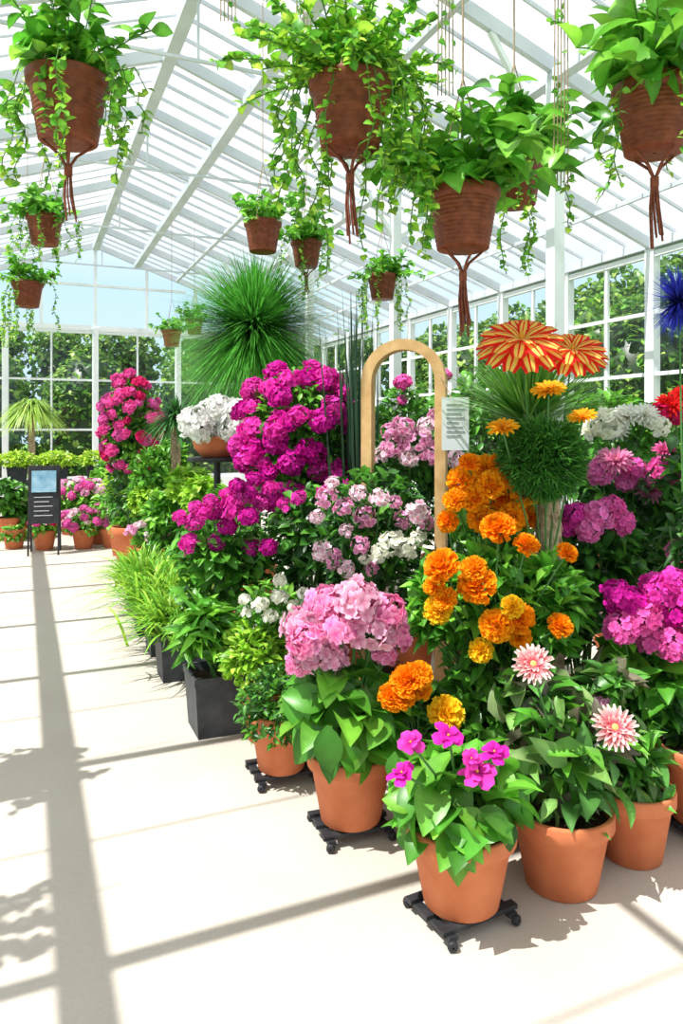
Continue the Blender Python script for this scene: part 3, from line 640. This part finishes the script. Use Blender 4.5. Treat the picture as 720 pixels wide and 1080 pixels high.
# ---------- hanging baskets ----------
def vines(mb,k,R,z,lmin,lmax,pl,ls=.035,T=T_SMALL,W=.8,out=.12):
    for _ in range(k):
        a=random.random()*6.28; l=random.uniform(lmin,lmax); ou=random.uniform(.3,1.4)*out
        n=max(5,int(l/.022)); t=np.linspace(0,1,n); cur=norm(np.array([math.cos(a),math.sin(a)]))
        rr=R*.8+ou*np.minimum(1,t*4)**.6+.015*np.sin(t*12+a); pts=np.stack([cur[0]*rr+.012*np.sin(t*9+a*3),cur[1]*rr,z+.06*np.sin(np.minimum(1,t*5)*math.pi)-l*t],-1)
        mb.tube(pts[::max(1,n//10)],.0025,(.15,.3,.06),4)
        for s_ in(0,1):
            d=rng.standard_normal((n,3))*[1,1,.4]+[cur[0]*.6,cur[1]*.6,-.35]
            c_=pal(pl,n); L=ls*(.7+.6*rng.random(n)); mb.inst(T,frames(norm(d),norm(rng.standard_normal((n,3))*.4+[0,-.3,1]),L,L*W),pts,c_,c_*1.2)
def sprigs(mb,k,h,R,lmin,lmax,pl,ls,W,T=T_OVAL,up=.9):
    for _ in range(k):
        a=random.random()*6.28; l=random.uniform(lmin,lmax); n=max(5,int(l/(ls*.45))); t=np.linspace(0,1,n)
        e=random.uniform(.35,1.3)*up; d=np.array([math.cos(a)*math.cos(e),math.sin(a)*math.cos(e),math.sin(e)])
        pts=np.array([0,0,h*.85])+np.array([math.cos(a),math.sin(a),0])*R*.3+d*l*t[:,None]; pts[:,2]-=.45*l*t**2*math.cos(e)
        mb.tube(pts,.003,(.12,.3,.06),4); pts=pts[max(1,n//5):]; m=len(pts)
        for s_ in(0,1):
            dd=norm(rng.standard_normal((m,3))*[1,1,.5]+d*.5); c_=pal(pl,m); L=ls*(.6+.7*rng.random(m))
            mb.inst(T,frames(dd,norm(rng.standard_normal((m,3))*.4+[0,-.2,1]),L,L*W),pts,c_,c_*1.25)
def basket(px,py,w,D,label,style,tassel=0,vl=(.2,.5),nv=26,fol=None,pos=None):
    Dm=w*.96/780*D; h=Dm*.8; p=P(px,py,D) if pos is None else np.array(pos,float); base=p-np.array([0,0,h/2]); r0=empty('hanging_basket',base,label,'hanging basket','hanging baskets')
    ob('pot',potmesh('wick',Dm,h),parent=r0); ob('soil',soilmesh('wick',Dm,h),parent=r0)
    mb=MB(); k=Dm/.33
    if style=='broad':
        body(mb,(0,0,h+Dm*.35),(Dm*.75,Dm*.75,Dm*.5),fol or 45,T_BROAD,.18*k,.62,GF+GB[:1],up=.2,jit=.4,inner=.25)
        sprigs(mb,18,h,Dm*.5,Dm*.8,Dm*1.7,GF+GB,.15*k,.6,T_BROAD,1.05)
    elif style=='fern':
        body(mb,(0,0,h+Dm*.3),(Dm*.6,Dm*.6,Dm*.45),500,T_SMALL,.04,.8,GB+GL,up=.3)
        sprigs(mb,44,h,Dm*.5,Dm*.8,Dm*1.8,GB+GL,.042,.85,T_SMALL)
    elif style=='bush':
        body(mb,(0,0,h+Dm*.22),(Dm*.6,Dm*.6,Dm*.35),fol or 130,T_OVAL,.075*k,.65,GF+GB,up=.3)
        sprigs(mb,16,h,Dm*.5,Dm*.6,Dm*1.5,GB+GF[:2],.085*k,.7,up=1.05)
    ob('foliage',mb.mesh('foliage',LEAF),parent=r0)
    if nv:
        mb=MB(); vines(mb,nv,Dm*.5,h,vl[0],vl[1],GB+GL); ob('trailing_vines',mb.mesh('trailing_vines',LEAF),parent=r0)
    s=base[0]*CA+base[1]*SA; top=roofz(s)-.05-base[2]; ap=h+max(.45,Dm*1.5)
    mb=MB()
    for k in range(3):
        a=k*2.094+.3; mb.tube([(math.cos(a)*Dm*.48,math.sin(a)*Dm*.48,h*.97),(0,0,ap)],.003,sides=4)
    mb.tube([(0,0,ap),(0,0,top)],.004,sides=4); ob('hanger_cord',mb.mesh('hanger_cord',CORD),parent=r0)
    if tassel:
        mb=MB()
        for k in range(4):
            a=k*1.57+.4; mb.tube([(math.cos(a)*Dm*.3,math.sin(a)*Dm*.3,.0),(math.cos(a)*.03,math.sin(a)*.03,-.05),(0,0,-.1)],.006,sides=5)
        mb.lathe([(.004,-.13),(.016,-.125),(.016,-.09),(.004,-.085)],10,soft=.001)
        for k in range(9):
            a=k*.7; mb.tube([(0.008*math.cos(a),.008*math.sin(a),-.1),(.016*math.cos(a),.016*math.sin(a),-.2),(.02*math.cos(a)+.01,.02*math.sin(a),-tassel*random.uniform(.8,1.05))],.004,sides=4)
        ob('tassel',mb.mesh('tassel',TASS),parent=r0)
    return r0
basket(72,116,90,2.8,'brown woven basket with leafy plant and round trailing leaves','bush',.3,(.2,.45),16)
basket(369,122,92,2.7,'brown woven basket overflowing with trailing fern greenery','fern',.35,(.25,.65),24)
basket(488,232,82,3.0,'brown woven basket with large broad green leaves','broad',.35,nv=0)
basket(542,192,66,3.5,'brown woven basket with broad leaves and trailing vines','broad',0,(.2,.5),8)
basket(690,126,92,2.75,'brown woven basket with big glossy leaves','broad',.35,nv=4,vl=(.2,.4))
basket(47,243,40,5.8,'small brown basket with trailing green vines','bush',0,(.15,.4),16)
basket(29,311,34,7.2,'small brown basket with long trailing moss','bush',0,(.4,.75),10)
basket(277,250,42,6.0,'small brown basket with sprawling greenery','bush',0,nv=0,fol=60)
basket(323,268,36,6.6,'small brown basket with leafy green plant','bush',.25,nv=8)
basket(403,303,34,7.4,'small brown basket with trailing greenery','bush',0,(.3,.6),12)
basket(181,357,22,10.5,'tiny distant brown hanging basket with greenery','bush',0,nv=0,fol=80)
basket(205,345,20,11.5,'tiny distant brown hanging basket with greenery','bush',0,nv=0,fol=80)
basket(0,0,92,2.75,'brown woven basket with leafy plant hanging over the aisle','bush',.3,(.2,.4),14,pos=(-2.74,2.5,2.7))
basket(0,0,92,2.75,'brown woven basket with leafy plant hanging over the aisle','fern',.3,(.2,.4),14,pos=(-2.6,1.4,2.7))
# loose hanging macrame / vine strands
for px,py0,D,l in((592,0,3.0,.75),(320,0,2.9,.3),(470,-40,2.8,.5),(240,-60,2.9,.3)):
    p=P(px,py0,D); s=p[0]*CA+p[1]*SA; z=roofz(s)-.05
    r0=empty('hanging_vine',(p[0],p[1],z),'thin vine strand hanging from the roof','vine','vine strands'); L=z-p[2]+l
    mb=MB(); 
    for k in range(5): x=.012*k-.024; mb.tube([(x*.2,0,0),(x,0,-L*.5),(x*1.2,.01,-L)],.0025,sides=4)
    ob('cord',mb.mesh('cord',CORD),parent=r0)
    mb=MB(); n=int(L*40); t=rng.random(n)*.75+.25; c_=pal(GB,n)
    mb.inst(T_SMALL,frames(norm(rng.standard_normal((n,3))+[0,0,-.4]),norm(rng.standard_normal((n,3))+[0,0,.5]),.03,.024),np.stack([.02*rng.standard_normal(n),.02*rng.standard_normal(n),-L*t],-1),c_)
    ob('leaves',mb.mesh('leaves',LEAF),parent=r0)
# ---------- light & world ----------
sc=bpy.context.scene
sd=bpy.data.lights.new('sun','SUN'); sd.energy=7.8; sd.angle=math.radians(.4); sd.color=(1,.975,.93)
so=bpy.data.objects.new('sun',sd); COL.objects.link(so)
el=math.radians(62); so.rotation_euler=Vector((.87*math.cos(el),.49*math.cos(el),-math.sin(el))).to_track_quat('-Z','Y').to_euler()
w=bpy.data.worlds.new('world'); sc.world=w; w.use_nodes=True; nt=w.node_tree; bg=nt.nodes['Background']
tc=nt.nodes.new('ShaderNodeTexCoord'); sp=nt.nodes.new('ShaderNodeSeparateXYZ'); nt.links.new(tc.outputs['Generated'],sp.inputs[0])
rp=nt.nodes.new('ShaderNodeValToRGB'); nt.links.new(sp.outputs['Z'],rp.inputs[0])
rp.color_ramp.elements[0].color=(.62,.84,1,1); rp.color_ramp.elements[0].position=.1; rp.color_ramp.elements[1].color=(.96,.98,1,1); rp.color_ramp.elements[1].position=.29
e=rp.color_ramp.elements.new(.19); e.color=(.58,.82,1,1)
nt.links.new(rp.outputs[0],bg.inputs['Color']); bg.inputs['Strength'].default_value=1.15
cd=bpy.data.cameras.new('camera'); cd.lens=26; cd.shift_y=-85/1080; cd.clip_end=200
co=bpy.data.objects.new('camera',cd); COL.objects.link(co); co.location=(0,0,1.5); co.rotation_euler=(math.pi/2,0,0); sc.camera=co
sc.view_settings.view_transform='Standard'; sc.view_settings.look='None'
